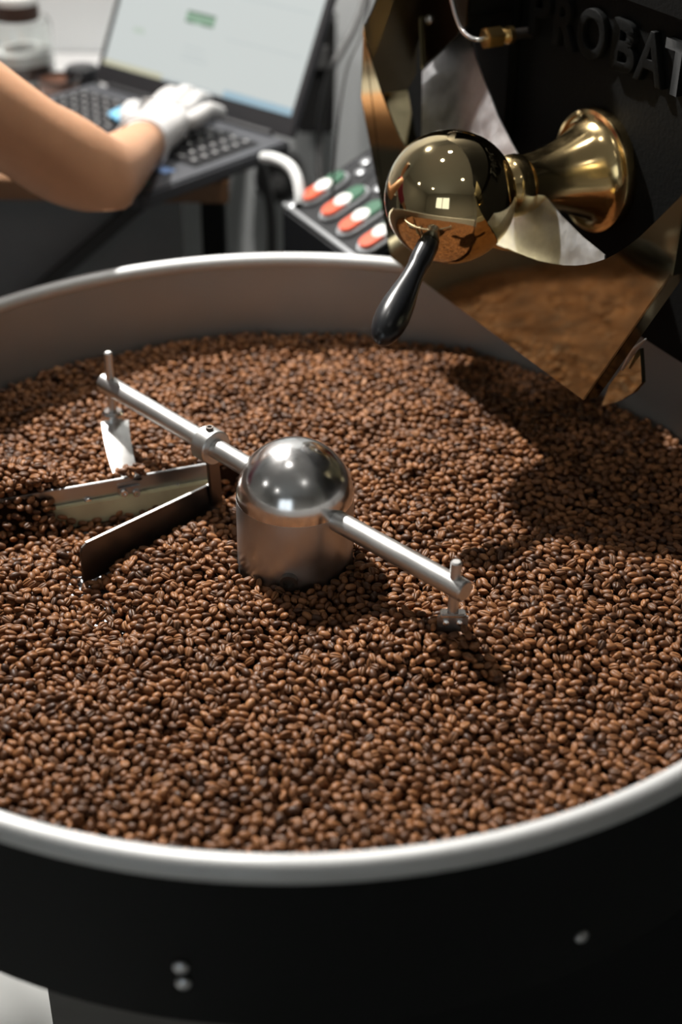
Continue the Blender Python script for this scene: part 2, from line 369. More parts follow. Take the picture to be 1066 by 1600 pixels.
# bracket of the far paddle: clamp, twisted strip
cl = PL - Z * 0.026
MB().lathe([(0.0095, 0), (0.0095, 0.010), (0.0075, 0.012), (0.0, 0.012)], cl - Z * 0.010, Z, 20).build('clamp', 'steel_polished', ST)
BZ = ZR - 0.082
B0, B1 = onz(-70, 806, BZ), onz(336, 735, BZ)
BD = (B1 - B0).normalized(); BN = Vector((BD.y, -BD.x, 0)); BN = BN if BN.y < 0 else -BN
brk = onz(203, 764, BZ) ; brk = B0 + BD * ((brk - B0).dot(BD)) + BN * 0.002
top_c = cl - Z * 0.006 + Vector((0.002, -0.006, 0))
vs = []; K = 12; wl, wr = [], []
for i in range(K + 1):
    s = i / K
    c = top_c.lerp(brk + Z * 0.004, s) + Vector((-0.001, -0.003, 0.001)) * math.sin(math.pi * s)
    wd = Vector((1, 0.15, 0)).normalized().lerp(BD, s).normalized(); wdt = 0.0118 - 0.002 * s
    wl.append(c - wd * wdt); wr.append(c + wd * wdt)
bk = MB(); th = Vector((0, 0.0016, 0))
vs = [p for a, b in zip(wl, wr) for p in (a, b, b + th, a + th)]
fs = []
for i in range(K):
    for q in range(4): fs.append((i * 4 + q, i * 4 + (q + 1) % 4, i * 4 + 4 + (q + 1) % 4, i * 4 + 4 + q))
fs += [(0, 1, 2, 3), (K * 4 + 3, K * 4 + 2, K * 4 + 1, K * 4)]
bk.add(vs, fs).build('bracket', 'steel_brushed', ST)
mid = (B0 + B1) / 2; L = (B1 - B0).length
bar = MB().box(mid + Z * 0.0, (L, 0.0025, 0.017), (BD, BN, Z)).build('paddle_bar', 'steel_dull', ST, bevel=0.0005)
MB().box(mid - Z * 0.017 + BN * 0.0035, (L, 0.005, 0.022), (BD, BN, Z)).build('rubber_wiper', 'cream_rubber', ST, bevel=0.001)
MB().box(brk - Z * 0.0045 + BN * 0.0006, (0.019, 0.0022, 0.011), (BD, BN, Z)).build('bracket_foot', 'steel_dull', ST, bevel=0.0005)
for (px, py) in ((193, 768), (212, 768), (278, 762), (72, 790), (30, 800), (138, 783)):
    P = onplane(px, py, BN, mid + BN * 0.002); P.z = min(P.z, BZ + 0.004)
    sc = MB().lathe([(0.0036, -0.0008), (0.0036, 0.0016), (0.0028, 0.0026), (0.0014, 0.0026), (0.0014, 0.001), (0, 0.001)], P + (BN * 0.0016 if px in (193, 212) else BN * 0.0), BN, 18)
    sc.build('socket_screw', 'steel_polished', bar)
# collar and scraper blade
CS = 0.098
tt = (onz(336, 692, HZ) - Vector((0, 0, HZ))).dot(uL)
CC = Vector((0, 0, HZ)) + uL * tt
col_ = MB().lathe([(ar, -0.008), (0.0135, -0.008), (0.0145, -0.007), (0.0145, 0.007), (0.0135, 0.008), (ar, 0.008)], CC, uL, 36).build('collar', 'steel_brushed', ST)
MB().lathe([(0.0032, 0), (0.0032, 0.0035), (0.0018, 0.0035), (0.0018, 0.001), (0, 0.001)], CC + Z * 0.0135 , Z, 16).build('collar_screw', 'steel_dark', col_)
BT = ZR - 0.072
S0, S1 = onz(124, 853, BT), onz(338, 752, BT)
SD = (S1 - S0).normalized(); SN = Vector((SD.y, -SD.x, 0)); SN = SN if SN.y < 0 else -SN
Ls = (S1 - S0).length; hb = 0.036
poly = [S0 + Z * -hb, S0 + Z * -0.006, S0 + SD * 0.002 + Z * -0.002, S0 + SD * 0.006, S1 + SD * 0.004, S1 + SD * 0.004 - Z * hb]
MB().prism([p - SN * 0.00125 for p in poly], SN * 0.0025).build('blade', 'steel_dark', ST, smooth=False, bevel=0.0005)
edge = MB(); edge.box((S0 + SD * 0.006 + S1 + SD * 0.004) / 2 + Z * 0.0003, (Ls - 0.002, 0.0025, 0.0008), (SD, SN, Z)); edge.build('blade_edge', 'steel_brushed', ST, smooth=False)
MB().prism([CC + Z * -0.010 + SD * -0.006, CC + Z * -0.010 + SD * 0.006, S1 + SD * 0.004 + Z * -0.02, S1 - SD * 0.008 + Z * -0.02], SN * 0.0035).build('blade_hanger', 'steel_dark', ST, bevel=0.0008)

# ================================================================== coffee beans
def bean_mesh(name, a, b, c, wig, seed):
    r = random.Random(seed)
    tops = [0.985, 0.86, 0.58, 0.26, 0.10, 0.0, -0.10, -0.26, -0.58, -0.86, -0.985]
    bots = [-0.80, -0.42, 0.0, 0.42, 0.80]
    ph = [math.radians(k) for k in (14, 30, 47, 64, 81, 99, 116, 133, 150, 166)]
    vs, fs, cr = [], [], []
    m = len(tops) + len(bots)
    for p in ph:
        x = a * math.cos(p); rho = math.sin(p) ** 0.82
        wy = wig * math.sin(1.6 * x / a)
        for y in tops:
            yy = y * b * rho + wy * (1 - y * y) * rho
            z = 0.80 * c * rho * max(0.0, 1 - abs(y) ** 2.4) ** 0.55
            g = 1.0 if y == 0 else (0.35 if abs(y) < 0.11 else 0.0)
            z -= g * 0.42 * c * rho
            cr.append(1.0 if y == 0 else (0.6 if abs(y) < 0.11 else 0.0))
            vs.append((x, yy, z + r.uniform(-.02, .02) * c))
        for y in bots:
            vs.append((x, y * b * rho, -1.15 * c * rho * (1 - abs(y) ** 2.0) ** 0.5 + r.uniform(-.02, .02) * c)); cr.append(0.0)
    i0 = len(vs); vs.append((a, 0, -0.06 * c)); vs.append((-a, 0, -0.06 * c)); cr += [0.3, 0.3]
    for i in range(len(ph) - 1):
        for q in range(m): fs.append((i * m + q, i * m + (q + 1) % m, (i + 1) * m + (q + 1) % m, (i + 1) * m + q))
    for q in range(m):
        fs.append((i0, (q + 1) % m, q)); e = (len(ph) - 1) * m; fs.append((i0 + 1, e + q, e + (q + 1) % m))
    me = bpy.data.meshes.new(name); me.from_pydata(vs, [], fs)
    bm = bmesh.new(); bm.from_mesh(me); bmesh.ops.recalc_face_normals(bm, faces=bm.faces); bm.to_mesh(me); bm.free()
    for p in me.polygons: p.use_smooth = True
    at_ = me.attributes.new('crease', 'FLOAT', 'POINT'); at_.data.foreach_set('value', cr)
    me.materials.append(MATS['roasted_bean']); return me
DIM = [(0.0041, 0.0030, 0.0021), (0.0044, 0.0029, 0.0021), (0.0037, 0.0031, 0.0022), (0.0041, 0.0028, 0.0023)]
BM = [bean_mesh('coffee_bean', *DIM[k], (0.0005, -0.0004, 0.0003, -0.0005)[k], k) for k in range(4)]

G = 0.001; N2 = 400; NG = 2 * N2 + 1            # 1 mm grid
ax = (np.arange(NG) - N2) * G
GX, GY = np.meshgrid(ax, ax, indexing='ij')
def segd(p, q):
    p = np.array(p[:2]); q = np.array(q[:2]); d = q - p
    t = np.clip(((GX - p[0]) * d[0] + (GY - p[1]) * d[1]) / (d @ d), 0, 1)
    return np.hypot(GX - p[0] - t * d[0], GY - p[1] - t * d[1])
lvl = 0.027
T = lvl + 0.0016 * np.sin(GX * 31 + 1) * np.cos(GY * 27) + 0.0012 * np.sin(GX * 63 + GY * 48) + 0.0012 * np.cos(GX * 22 - GY * 71 + 2)
T = T + 0.006 * np.exp(-((GY + 0.015 + 0.05 * (GX - 0.2)) / 0.035) ** 2) / (1 + np.exp(-(GX - 0.12) / 0.02))
T = T - 0.006 * np.exp(-((GY - 0.075) / 0.05) ** 2) / (1 + np.exp(-(GX - 0.13) / 0.03))
sgn = (GX - B0.x) * BN.x + (GY - B0.y) * BN.y                 # > 0 on the camera side of the paddle bar
along = (GX - B0.x) * BD.x + (GY - B0.y) * BD.y
dB = segd(B0 - BD * 0.05, B1)
front = 1 / (1 + np.exp(-np.clip(sgn / 0.0012, -60, 60)))
T = T + (1 - front) * 0.010 * np.exp(-(dB / 0.045) ** 2)
left = 1 / (1 + np.exp(np.clip((along - 0.082) / 0.006, -60, 60)))
T = T + left * (0.031 * np.exp(-(np.clip(sgn - 0.002, 0, 1) / 0.030) ** 2) * np.exp(-(dB / 0.045) ** 2))
sS = (GX - S0.x) * SN.x + (GY - S0.y) * SN.y                  # > 0 on the camera side of the blade
inw = 1 / (1 + np.exp(-np.clip(-sS / 0.0015, -60, 60)))
dW = segd((B0.x - 0.03, B0.y - 0.03), ((S1.x + B1.x) / 2, (S1.y + B1.y) / 2 - 0.01))
T = T - front * 0.026 * np.exp(-(dW / 0.036) ** 2) * np.where(sS < 0, 1, np.exp(-(sS / 0.008) ** 2))
dS = segd(S0, S1)
T = T - np.where(sS > 0, 1, 0.3) * 0.012 * np.exp(-(dS / 0.026) ** 2) * np.clip(1.25 - np.hypot(GX - S0.x, GY - S0.y) / 0.13, 0.15, 1)
dP = segd((-0.170, -0.005), (-0.128, -0.088))
T = T - 0.022 * np.exp(-(dP / 0.020) ** 2)
dF = segd(foot_bar_a, foot_bar_b)
T = T + 0.013 * np.exp(-(dF / 0.045) ** 2)
RAD = np.hypot(GX, GY)
clump = np.exp(-((along - 0.148) / 0.012) ** 2 - (sgn / 0.006) ** 2)
T = np.maximum(T, 0.0462 * (clump > 0.45))
T = np.clip(T, 0.0055, 0.049)
H0 = np.clip(T - 0.0098, 0, None)
H = H0.copy()
H[(RAD > RI - 0.0015) | (RAD < HR + 0.0008)] = 1.0
mB = (dB < 0.004) & (along > 0.082)
H[mB] = np.maximum(H[mB], BZ + 0.008 - PLATE)
H[dS < 0.0025] = np.maximum(H[dS < 0.0025], BT - PLATE)
H[np.hypot(GX - PR.x, GY - PR.y) < 0.006] = 1.0
# orientation library: lower / upper surface of the tilted bean on the grid
LIB = []
Rg = 5; gx, gy = np.meshgrid(np.arange(-Rg, Rg + 1) * G, np.arange(-Rg, Rg + 1) * G, indexing='ij')
for k in range(420):
    v = k % 4; a, b, c = DIM[v]
    yaw = rng.uniform(0, 2 * math.pi); tilt = rng.normal(0, 0.33)
    roll = rng.choice([rng.normal(0, 0.55), math.pi + rng.normal(0, 0.55), rng.uniform(0, 2 * math.pi)], p=[0.42, 0.38, 0.20])
    Rm = Matrix.Rotation(yaw, 3, 'Z') @ Matrix.Rotation(tilt, 3, 'Y') @ Matrix.Rotation(roll, 3, 'X')
    A = np.array(Rm) @ np.diag([1 / a ** 2, 1 / b ** 2, 1 / c ** 2]) @ np.array(Rm).T
    q2 = A[2, 2]; q1 = 2 * (A[0, 2] * gx + A[1, 2] * gy); q0 = A[0, 0] * gx ** 2 + 2 * A[0, 1] * gx * gy + A[1, 1] * gy ** 2 - 1
    D = q1 * q1 - 4 * q2 * q0; ok = D > 0; sq = np.sqrt(np.where(ok, D, 0))
    lo = np.where(ok, (-q1 - sq) / (2 * q2), 1e3); hi = np.where(ok, (-q1 + sq) / (2 * q2), -1e3)
    LIB.append((lo, hi, Rm.to_euler('XYZ'), v, hi.max()))
pts = []; fails = 0; NMAX = 46000; TRY = 5; n_try = 0
ci = rng.integers(Rg + 1, NG - Rg - 1, size=(NMAX * 2, TRY, 2)); li = rng.integers(0, len(LIB), NMAX * 2)
while n_try < NMAX * 2 and len(pts) < NMAX:
    lo, hi, eu, v, top = LIB[li[n_try]]; best = None
    for (i, j) in ci[n_try]:
        z = (H[i - Rg:i + Rg + 1, j - Rg:j + Rg + 1] - lo).max()
        e = z - T[i, j]
        if best is None or e < best[0]: best = (e, z, i, j)
    n_try += 1
    e, z, i, j = best
    if e + top * 0.5 > 0.003: continue
    sl = H[i - Rg:i + Rg + 1, j - Rg:j + Rg + 1]; np.maximum(sl, z + hi, out=sl)
    pts.append((ax[i] + rng.uniform(-.0004, .0004), ax[j] + rng.uniform(-.0004, .0004), PLATE + z, eu, v, i, j, z + top))
print('beans', len(pts), 'tries', n_try)
# which beans lie open on top and near the camera
cand = []
for k, (x, y, z, eu, v, i, j, tp) in enumerate(pts):
    if H[i, j] > tp + 0.0005: continue
    P = Vector((x, y, z)); d = P - CAM; s = (ZR - CAM.z) / d.z; R = CAM + d * s
    if math.hypot(R.x, R.y) > 0.388: continue                  # hidden by the near rim
    u, vv, dep = proj(P)
    if not (6 < u < 1060): continue
    cand.append((dep, k))
cand.sort(); single = {k for _, k in cand[:300]}
tpl = {}
for k in sorted(single):
    x, y, z, eu, v, i, j, tp = pts[k]
    o = bpy.data.objects.new('coffee_bean', BM[v]); COL.objects.link(o); o.location = (x, y, z); o.rotation_euler = eu
    tag(o, 'roasted brown coffee bean lying open on top of the heap beside the pale tray rim', 'coffee bean', 'coffee beans beside the tray rim')
    tpl.setdefault(v, o)
for v in range(4):
    if v not in tpl: tpl[v] = o
rest = [p for k, p in enumerate(pts) if k not in single]
me = bpy.data.meshes.new('coffee_bean_heap')
# the buried mass under the loose top layers, then the points that carry the beans
stp = 4; ids = -np.ones((NG, NG), int); bv, bf = [], []
for i in range(0, NG, stp):
    for j in range(0, NG, stp):
        if RAD[i, j] < RI - 0.001 and H0[i, j] > 0.0006:
            ids[i, j] = len(bv); bv.append((ax[i], ax[j], PLATE + H0[i, j] - 0.0005))
for i in range(0, NG - stp, stp):
    for j in range(0, NG - stp, stp):
        q = (ids[i, j], ids[i + stp, j], ids[i + stp, j + stp], ids[i, j + stp])
        if min(q) >= 0: bf.append(tuple(int(t) for t in q))
nb = len(bv); nr = len(rest)
me.from_pydata(bv + [(p[0], p[1], p[2]) for p in rest], [], bf)
for p in me.polygons: p.use_smooth = True
me.materials.append(MATS['bean_bed'])
ar_ = me.attributes.new('bean_rot', 'FLOAT_VECTOR', 'POINT'); ar_.data.foreach_set('vector', np.concatenate([np.zeros(nb * 3), np.array([tuple(p[3]) for p in rest]).ravel()]).astype(np.float32))
ai = me.attributes.new('bean_kind', 'INT', 'POINT'); ai.data.foreach_set('value', np.concatenate([np.full(nb, -1), np.array([p[4] for p in rest])]).astype(np.int32))
as_ = me.attributes.new('bean_size', 'FLOAT', 'POINT'); as_.data.foreach_set('value', np.concatenate([np.ones(nb), rng.uniform(0.93, 1.09, nr)]).astype(np.float32))
heap = bpy.data.objects.new('coffee_bean_heap', me); COL.objects.link(heap)
tag(heap, 'deep heap of roasted brown coffee beans filling the round tray', 'coffee beans', kind='stuff')
ng = bpy.data.node_groups.new('scatter_beans', 'GeometryNodeTree')
ng.interface.new_socket('Geometry', in_out='INPUT', socket_type='NodeSocketGeometry'); ng.interface.new_socket('Geometry', in_out='OUTPUT', socket_type='NodeSocketGeometry')
gi = ng.nodes.new('NodeGroupInput'); go = ng.nodes.new('NodeGroupOutput'); jn = ng.nodes.new('GeometryNodeJoinGeometry')
def named(n, t):
    a = ng.nodes.new('GeometryNodeInputNamedAttribute'); a.data_type = t; a.inputs['Name'].default_value = n; return a.outputs['Attribute']
rot, kind, size = named('bean_rot', 'FLOAT_VECTOR'), named('bean_kind', 'INT'), named('bean_size', 'FLOAT')
e2r = ng.nodes.new('FunctionNodeEulerToRotation'); ng.links.new(rot, e2r.inputs[0])
for v in range(4):
    oi = ng.nodes.new('GeometryNodeObjectInfo'); oi.inputs['Object'].default_value = tpl[v]; oi.transform_space = 'ORIGINAL'; oi.inputs['As Instance'].default_value = False
    ip = ng.nodes.new('GeometryNodeInstanceOnPoints'); cm = ng.nodes.new('FunctionNodeCompare'); cm.data_type = 'INT'; cm.operation = 'EQUAL'
    ng.links.new(kind, cm.inputs['A'] if cm.inputs['A'].type == 'INT' else [s for s in cm.inputs if s.name == 'A' and s.type == 'INT'][0])
    [s for s in cm.inputs if s.name == 'B' and s.type == 'INT'][0].default_value = v
    ng.links.new(gi.outputs[0], ip.inputs['Points']); ng.links.new(cm.outputs[0], ip.inputs['Selection']); ng.links.new(oi.outputs['Geometry'], ip.inputs['Instance'])
    ng.links.new(e2r.outputs[0], ip.inputs['Rotation']); ng.links.new(size, ip.inputs['Scale']); ng.links.new(ip.outputs[0], jn.inputs[0])
ng.links.new(gi.outputs[0], jn.inputs[0]); ng.links.new(jn.outputs[0], go.inputs[0])
heap.modifiers.new('beans', 'NODES').node_group = ng

# ================================================================== roasting machine
n = Vector((-0.88, -0.475, 0)).normalized(); t = Vector((-n.y, n.x, 0))     # n: out of the face, t: to the right along it
DF = 0.36
def F(tt, zz, off=0.0): return t * tt - n * (DF - off) + Z * (ZR + zz)       # point of the face frame
def FP(x, y, off=0.0): return onplane(x, y, n, -n * (DF - off))              # pixel on a plane parallel to the face
ROA = thing('coffee_roaster', 'black cast coffee roaster with raised lettering, brass ball lever and brass chute', 'roaster', F(0.05, -ZR, -0.5))
FZ0 = 0.003
MB().prism([F(-0.405, FZ0), F(0.52, FZ0), F(0.52, 0.62), F(-0.47, 0.62), F(-0.47, 0.05), F(-0.405, 0.05)], -n * 0.045).build('face_plate', 'cast_black', ROA, bevel=0.004)
MB().prism([F(-0.36, 0.275), F(0.50, 0.275), F(0.50, 0.585), F(-0.36, 0.585)], n * 0.008).build('face_border', 'cast_black', ROA, bevel=0.003)
MB().prism([F(-0.300, 0.10), F(-0.262, 0.10), F(-0.262, 0.275), F(-0.300, 0.275)], n * 0.010).build('face_rib', 'cast_black', ROA, bevel=0.003)
MB().lathe([(0.0, 0.0), (0.33, 0.0), (0.35, 0.02), (0.35, 0.66), (0.33, 0.68), (0, 0.68)], F(0.06, 0.28, -0.044), -n, 64).build('drum', 'black_paint', ROA)
MB().prism([F(-0.26, -ZR, -0.10), F(0.38, -ZR, -0.10), F(0.38, 0.10, -0.10), F(-0.26, 0.10, -0.10)], -n * 0.58).build('base_cabinet', 'black_paint', ROA, bevel=0.006)
# raised letters
zb, hl = 0.2195, 0.0415
def letter(ch, tc, wide):
    c = bpy.data.curves.new('glyph', 'FONT'); c.body = ch; c.size = 1.0; c.extrude = 0.0; c.offset = 0.028; c.resolution_u = 6
    o = bpy.data.objects.new('glyph', c); COL.objects.link(o); bpy.context.view_layer.update()
    me = bpy.data.meshes.new_from_object(o.evaluated_get(bpy.context.evaluated_depsgraph_get())); bpy.data.objects.remove(o)
    bm = bmesh.new(); bm.from_mesh(me); bmesh.ops.remove_doubles(bm, verts=bm.verts, dist=1e-4)
    r = bmesh.ops.extrude_face_region(bm, geom=list(bm.faces))
    top = [e for e in r['geom'] if isinstance(e, bmesh.types.BMVert)]; tops = set(top)
    xs = [v.co.x for v in bm.verts]; ys = [v.co.y for v in bm.verts]; x0, x1, y0, y1 = min(xs), max(xs), min(ys), max(ys)
    base = root_loc(ROA)
    for v in bm.verts:
        off = 0.0065 if v in tops else -0.001
        v.co = F(tc + ((v.co.x - x0) / (x1 - x0) - 0.5) * wide, zb + (v.co.y - y0) / (y1 - y0) * hl, off) - base
    bmesh.ops.recalc_face_normals(bm, faces=bm.faces); bm.to_mesh(me); bm.free()
    me.name = 'letter'; me.materials.clear(); me.materials.append(MATS['cast_black'])
    o = bpy.data.objects.new('letter', me); COL.objects.link(o); o.parent = ROA
    b = o.modifiers.new('soft_edge', 'BEVEL'); b.width = 0.0009; b.segments = 2; b.limit_method = 'ANGLE'
for ch, px, wd in (('P', 851, 0.029), ('R', 891, 0.031), ('O', 932, 0.039), ('B', 983, 0.031), ('A', 1024, 0.037), ('T', 1066, 0.033)):
    P = FP(px, 60 + (px - 932) * 0.42); letter(ch, P.dot(t), wd)

# ---- brass chute: flat front plate with a curved notch, side walls, flange, lips
EO = 0.12
CH = MB()
tm = -0.115
NR = [FP(x, y, EO) for x, y in ((790, 388), (805, 395), (820, 401), (840, 408), (860, 412), (880, 414.5), (900, 415), (915, 413.5), (930, 410), (948, 404), (965, 395), (983, 383), (1000, 370), (1030, 341), (1066, 305))]
NR = [(p.dot(t) - tm, p.z - ZR) for p in NR]
NT = [(-a, b) for a, b in reversed(NR) if a > 0.045] + [(-0.03, NR[0][1] - 0.003), (0.0, NR[0][1] - 0.0035)] + NR
outline = [(-0.2265, 0.218), (-0.229, 0.150), (-0.162, 0.013), (0.150, 0.011), (0.229, 0.150), (0.2315, 0.222)] + NT[::-1]
chute = MB().prism([F(tm + a, b, EO) for a, b in outline], -n * 0.0016).build('chute', 'brass_sheet', ROA, smooth=False)
def sheet(name, P, thick, m, parent, bev=0.0):
    return MB().prism(P, thick).build(name, m, parent, smooth=False, bevel=bev)
tl = tm - 0.229
sheet('side_wall', [F(tl, 0.150, EO), F(tl + 0.003, 0.215, EO), F(tl + 0.02, 0.34, 0.061), F(tl, 0.34, 0.061), F(tl, 0.165, 0.061), F(tl, 0.15, 0.07)], t * 0.0015, 'brass_shaded', chute)
sheet('side_wall', [F(tl, 0.150, EO), F(tm - 0.162, 0.013, EO), F(tm - 0.162, 0.013, EO - 0.05), F(tl, 0.150, EO - 0.05)], (t * 0.9 + Z * 0.44) * 0.0015, 'brass_sheet', chute)
sheet('side_wall', [F(tm + 0.229, 0.150, EO), F(tm + 0.150, 0.011, EO), F(tm + 0.150, 0.011, EO - 0.014), F(tm + 0.229, 0.150, EO - 0.014)], (t * -0.9 + Z * 0.44) * 0.0015, 'brass_sheet', chute)
sheet('side_wall', [F(tm + 0.2305, 0.150, EO), F(tm + 0.232, 0.230, EO), F(tm + 0.232, 0.34, EO - 0.06), F(tm + 0.2305, 0.150, EO - 0.06)], t * -0.0015, 'brass_sheet', chute)
fl = [FP(655, -60, 0.061), FP(656, 40, 0.061), FP(659, 108, 0.061), FP(694, 74, 0.061), FP(728, 40, 0.061), FP(735, -60, 0.061)]
flange = sheet('mounting_flange', fl, -n * 0.002, 'brass_shaded', chute)
MB().tube([FP(656, -60, 0.062), FP(656.5, 40, 0.062), FP(659.5, 108, 0.062)], 0.0012, 8).build('folded_edge', 'brass_sheet', chute)
P = FP(671, 31, 0.061); MB().lathe([(0.0052, -0.001), (0.0052, 0.0012), (0.0036, 0.0026), (0.0022, 0.0030), (0.0018, 0.0016), (0, 0.0016)], P, n, 24).build('flange_screw', 'steel_polished', flange)
blk = [FP(657, -90, 0.0), FP(657, 105, 0.0), FP(725, 42, 0.0), FP(735, -90, 0.0)]
sheet('mounting_block', [F((FP(656, 90, .058).dot(t)) , 0.19, 0), F(FP(656, 90, .058).dot(t), 0.36, 0), F(FP(730, 20, .058).dot(t), 0.36, 0), F(FP(730, 20, .058).dot(t), 0.235, 0)], n * 0.058, 'cast_black', ROA, 0.002)
# steel slide behind the notch
p1, p2 = F(0, 0.25, 0.02), F(0, 0.02, 0.112); dn = (p2 - p1).normalized(); sm = t.cross(dn).normalized()
SP = [onplane(x, y, sm, p1) for x, y in ((660, 112), (696, 76), (731, 40), (743, 90), (760, 135), (778, 182), (800, 225), (836, 286), (875, 335), (910, 370), (945, 398))]
def slp(tt, s): return p1 + t * (tt - p1.dot(t)) + (p2 - p1) * s
SP += [slp(0.01, 0.80), slp(-0.02, 0.985), slp(-0.24, 0.985)]
sheet('discharge_slide', SP, -sm * 0.0015 if sm.z > 0 else sm * 0.0015, 'steel_scratched', ROA)
# lower brass spout lip behind the front plate
q = [FP(x, y, 0.062) for x, y in ((952, 602), (976, 570), (1000, 545), (1002, 575), (1003, 598), (990, 613), (965, 628), (940, 634))]
sheet('spout_lip', q, -n * 0.004, 'brass_sheet', ROA)
MB().tube([FP(972, 578, 0.066), FP(990, 548, 0.066), FP(1010, 529, 0.066)], [0.001, 0.0026, 0.0005], 8).build('slide_edge', 'steel_scratched', ROA)

# ---- ball lever
AX = FP(936, 265, 0.0); at_, az = AX.dot(t), AX.z - ZR
LV = MB().lathe([(0.0, 0.0), (0.053, 0.0), (0.0535, 0.002), (0.0535, 0.008), (0.0525, 0.0105), (0.0495, 0.0112), (0.0488, 0.0100), (0.046, 0.0108), (0.0425, 0.014), (0.0385, 0.021), (0.0345, 0.030), (0.0305, 0.040), (0.0272, 0.051), (0.0248, 0.062), (0.0236, 0.073),
     (0.0236, 0.080), (0.0252, 0.082), (0.0262, 0.086), (0.0262, 0.094), (0.025, 0.098), (0.022, 0.102), (0.02, 0.115)], AX, n, 72).build('lever_bell', 'brass_bell', ROA, angle=35)
BC = AX + n * 0.1515; BR = 0.0548
MB().lathe([(0, -BR)] + [(BR * math.cos(a), BR * math.sin(a)) for a in [math.radians(k) for k in range(-85, 86, 5)]] + [(0, BR)], BC, n, 72).build('lever_ball', 'brass_mirror', ROA, angle=80)
HE = at(592, 538, 1.105); hs = at(668, 385, 1.150); hd = (HE - hs).normalized(); hL = (HE - hs).length
MB().lathe([(0.0, -0.016), (0.0075, -0.016), (0.0078, 0.001), (0.0082, 0.002)], hs, hd, 28).build('handle_stud', 'brass_mirror', ROA)
hp = [(0.0, -0.004), (0.0080, -0.004), (0.0090, -0.001), (0.0090, 0.015), (0.0082, 0.019), (0.0084, 0.026), (0.0096, 0.036), (0.0116, 0.047), (0.0132, 0.057), (0.0138, 0.066), (0.0132, 0.074), (0.0114, 0.081), (0.0085, 0.0865), (0.005, 0.090), (0.0, 0.0915)]
k = hL / 0.0915
MB().lathe([(r, h * k) for r, h in hp], hs, hd, 36).build('lever_handle', 'black_plastic', ROA, angle=60)

# ---- capillary tube with its brass fitting
f0 = FP(757, 60, 0.050)
fit = MB().lathe([(0.0, 0.0), (0.0098, 0.0), (0.0098, 0.0165), (0.0, 0.0165)], f0, -n, 6).build('hex_fitting', 'brass_fitting', ROA, smooth=False, bevel=0.0008)
MB().lathe([(0.0068, 0.0165), (0.0072, 0.018), (0.006, 0.0195), (0.0072, 0.021), (0.006, 0.0225), (0.0078, 0.024), (0.0078, 0.029), (0.0, 0.030)], f0, -n, 20).build('fitting_end', 'brass_fitting', fit)
rod('fitting_stem', f0 - n * 0.029, f0 - n * 0.0505, 0.005, 'steel_dark', ROA, 14)
MB().tube(bez([FP(690, -60, 0.062), FP(706, 0, 0.062), FP(713, 26, 0.062), FP(723, 48, 0.061), FP(736, 59, 0.059), FP(748, 62, 0.055), f0 - n * 0.003]), 0.0021, 12).build('capillary_tube', 'steel_polished', ROA)

# ================================================================== control panel with three double push buttons
ca, sa = math.cos(math.radians(25)), math.sin(math.radians(25))
pa = -n * ca + Z * sa                       # up the slope
pn = (t.cross(pa)).normalized(); pn = pn if pn.z > 0 else -pn
PC = at(440, 322, 1.60)
def PP(x, y, lift=0.0): return onplane(x, y, pn, PC) + pn * lift
CP = thing('control_panel', 'black sloping control box with three red and green double push buttons', 'control panel', Vector((PC.x, PC.y, 0)))
Lt, La = 0.185, 0.15
c4 = [PC, PC + t * Lt, PC + t * Lt + pa * La, PC + pa * La]
case = MB(); low = PC.z - 0.16
case.add([Vector((p.x, p.y, low)) for p in c4] + c4, [(0, 3, 2, 1), (4, 5, 6, 7), (0, 1, 5, 4), (1, 2, 6, 5), (2, 3, 7, 6), (3, 0, 4, 7)])
case.build('case', 'panel_black', CP, smooth=False, bevel=0.004)
MB().box(PC + t * (Lt / 2) + pa * 0.004 + pn * 0.001, (Lt, 0.005, 0.003), (t, pa, pn)).build('front_trim', 'bezel_grey', CP, smooth=False, bevel=0.0008)
q = PC + t * 0.10 + pa * 0.08
MB().box((q.x, q.y, (low) / 2), (0.06, 0.06, low), None).build('post', 'black_paint', CP, smooth=False, bevel=0.004)
def stadium(c, half, r, h, taper=0.0, n_=10):
    vs = []
    for lev, k in ((0, 1.0), (h, 1.0 - taper)):
        for s in (1, -1):
            for i in range(n_ + 1):
                a = -math.pi / 2 + math.pi * i / n_ + (0 if s > 0 else math.pi)
                vs.append(c + pa * (s * half + r * k * math.cos(a)) + t * (r * k * math.sin(a)) + pn * lev)
    m = 2 * (n_ + 1); return MB().add(vs, [tuple(reversed(range(m))), tuple(range(m, 2 * m))] + [(i, (i + 1) % m, m + (i + 1) % m, m + i) for i in range(m)])
for (bx, by) in ((509, 298), (540, 321), (568, 345), (600, 370)):
    c = PP(bx, by)
    bz = stadium(c, 0.0165, 0.0158, 0.0045, 0.06).build('push_button', 'bezel_grey', CP, bevel=0.0008)
    stadium(c + pa * 0.0115 + pn * 0.0058, 0.0055, 0.0112, 0.0022, 0.08).build('green_half', 'button_green', bz)
    stadium(c - pa * 0.0115 + pn * 0.0058, 0.0055, 0.0112, 0.0028, 0.08).build('red_half', 'button_red', bz)
    MB().lathe([(0.0105, 0), (0.0105, 0.0026), (0.0085, 0.0042), (0.0, 0.0048)], c + pn * 0.0058, pn, 28).build('white_lens', 'button_white', bz)
for (bx, by) in ((571, 254), (563, 270), (592, 296), (455, 322)):
    MB().lathe([(0.0065, 0), (0.0065, 0.002), (0.0045, 0.003), (0.0, 0.003)], PP(bx, by), pn, 20).build('panel_screw', 'bezel_grey', CP)

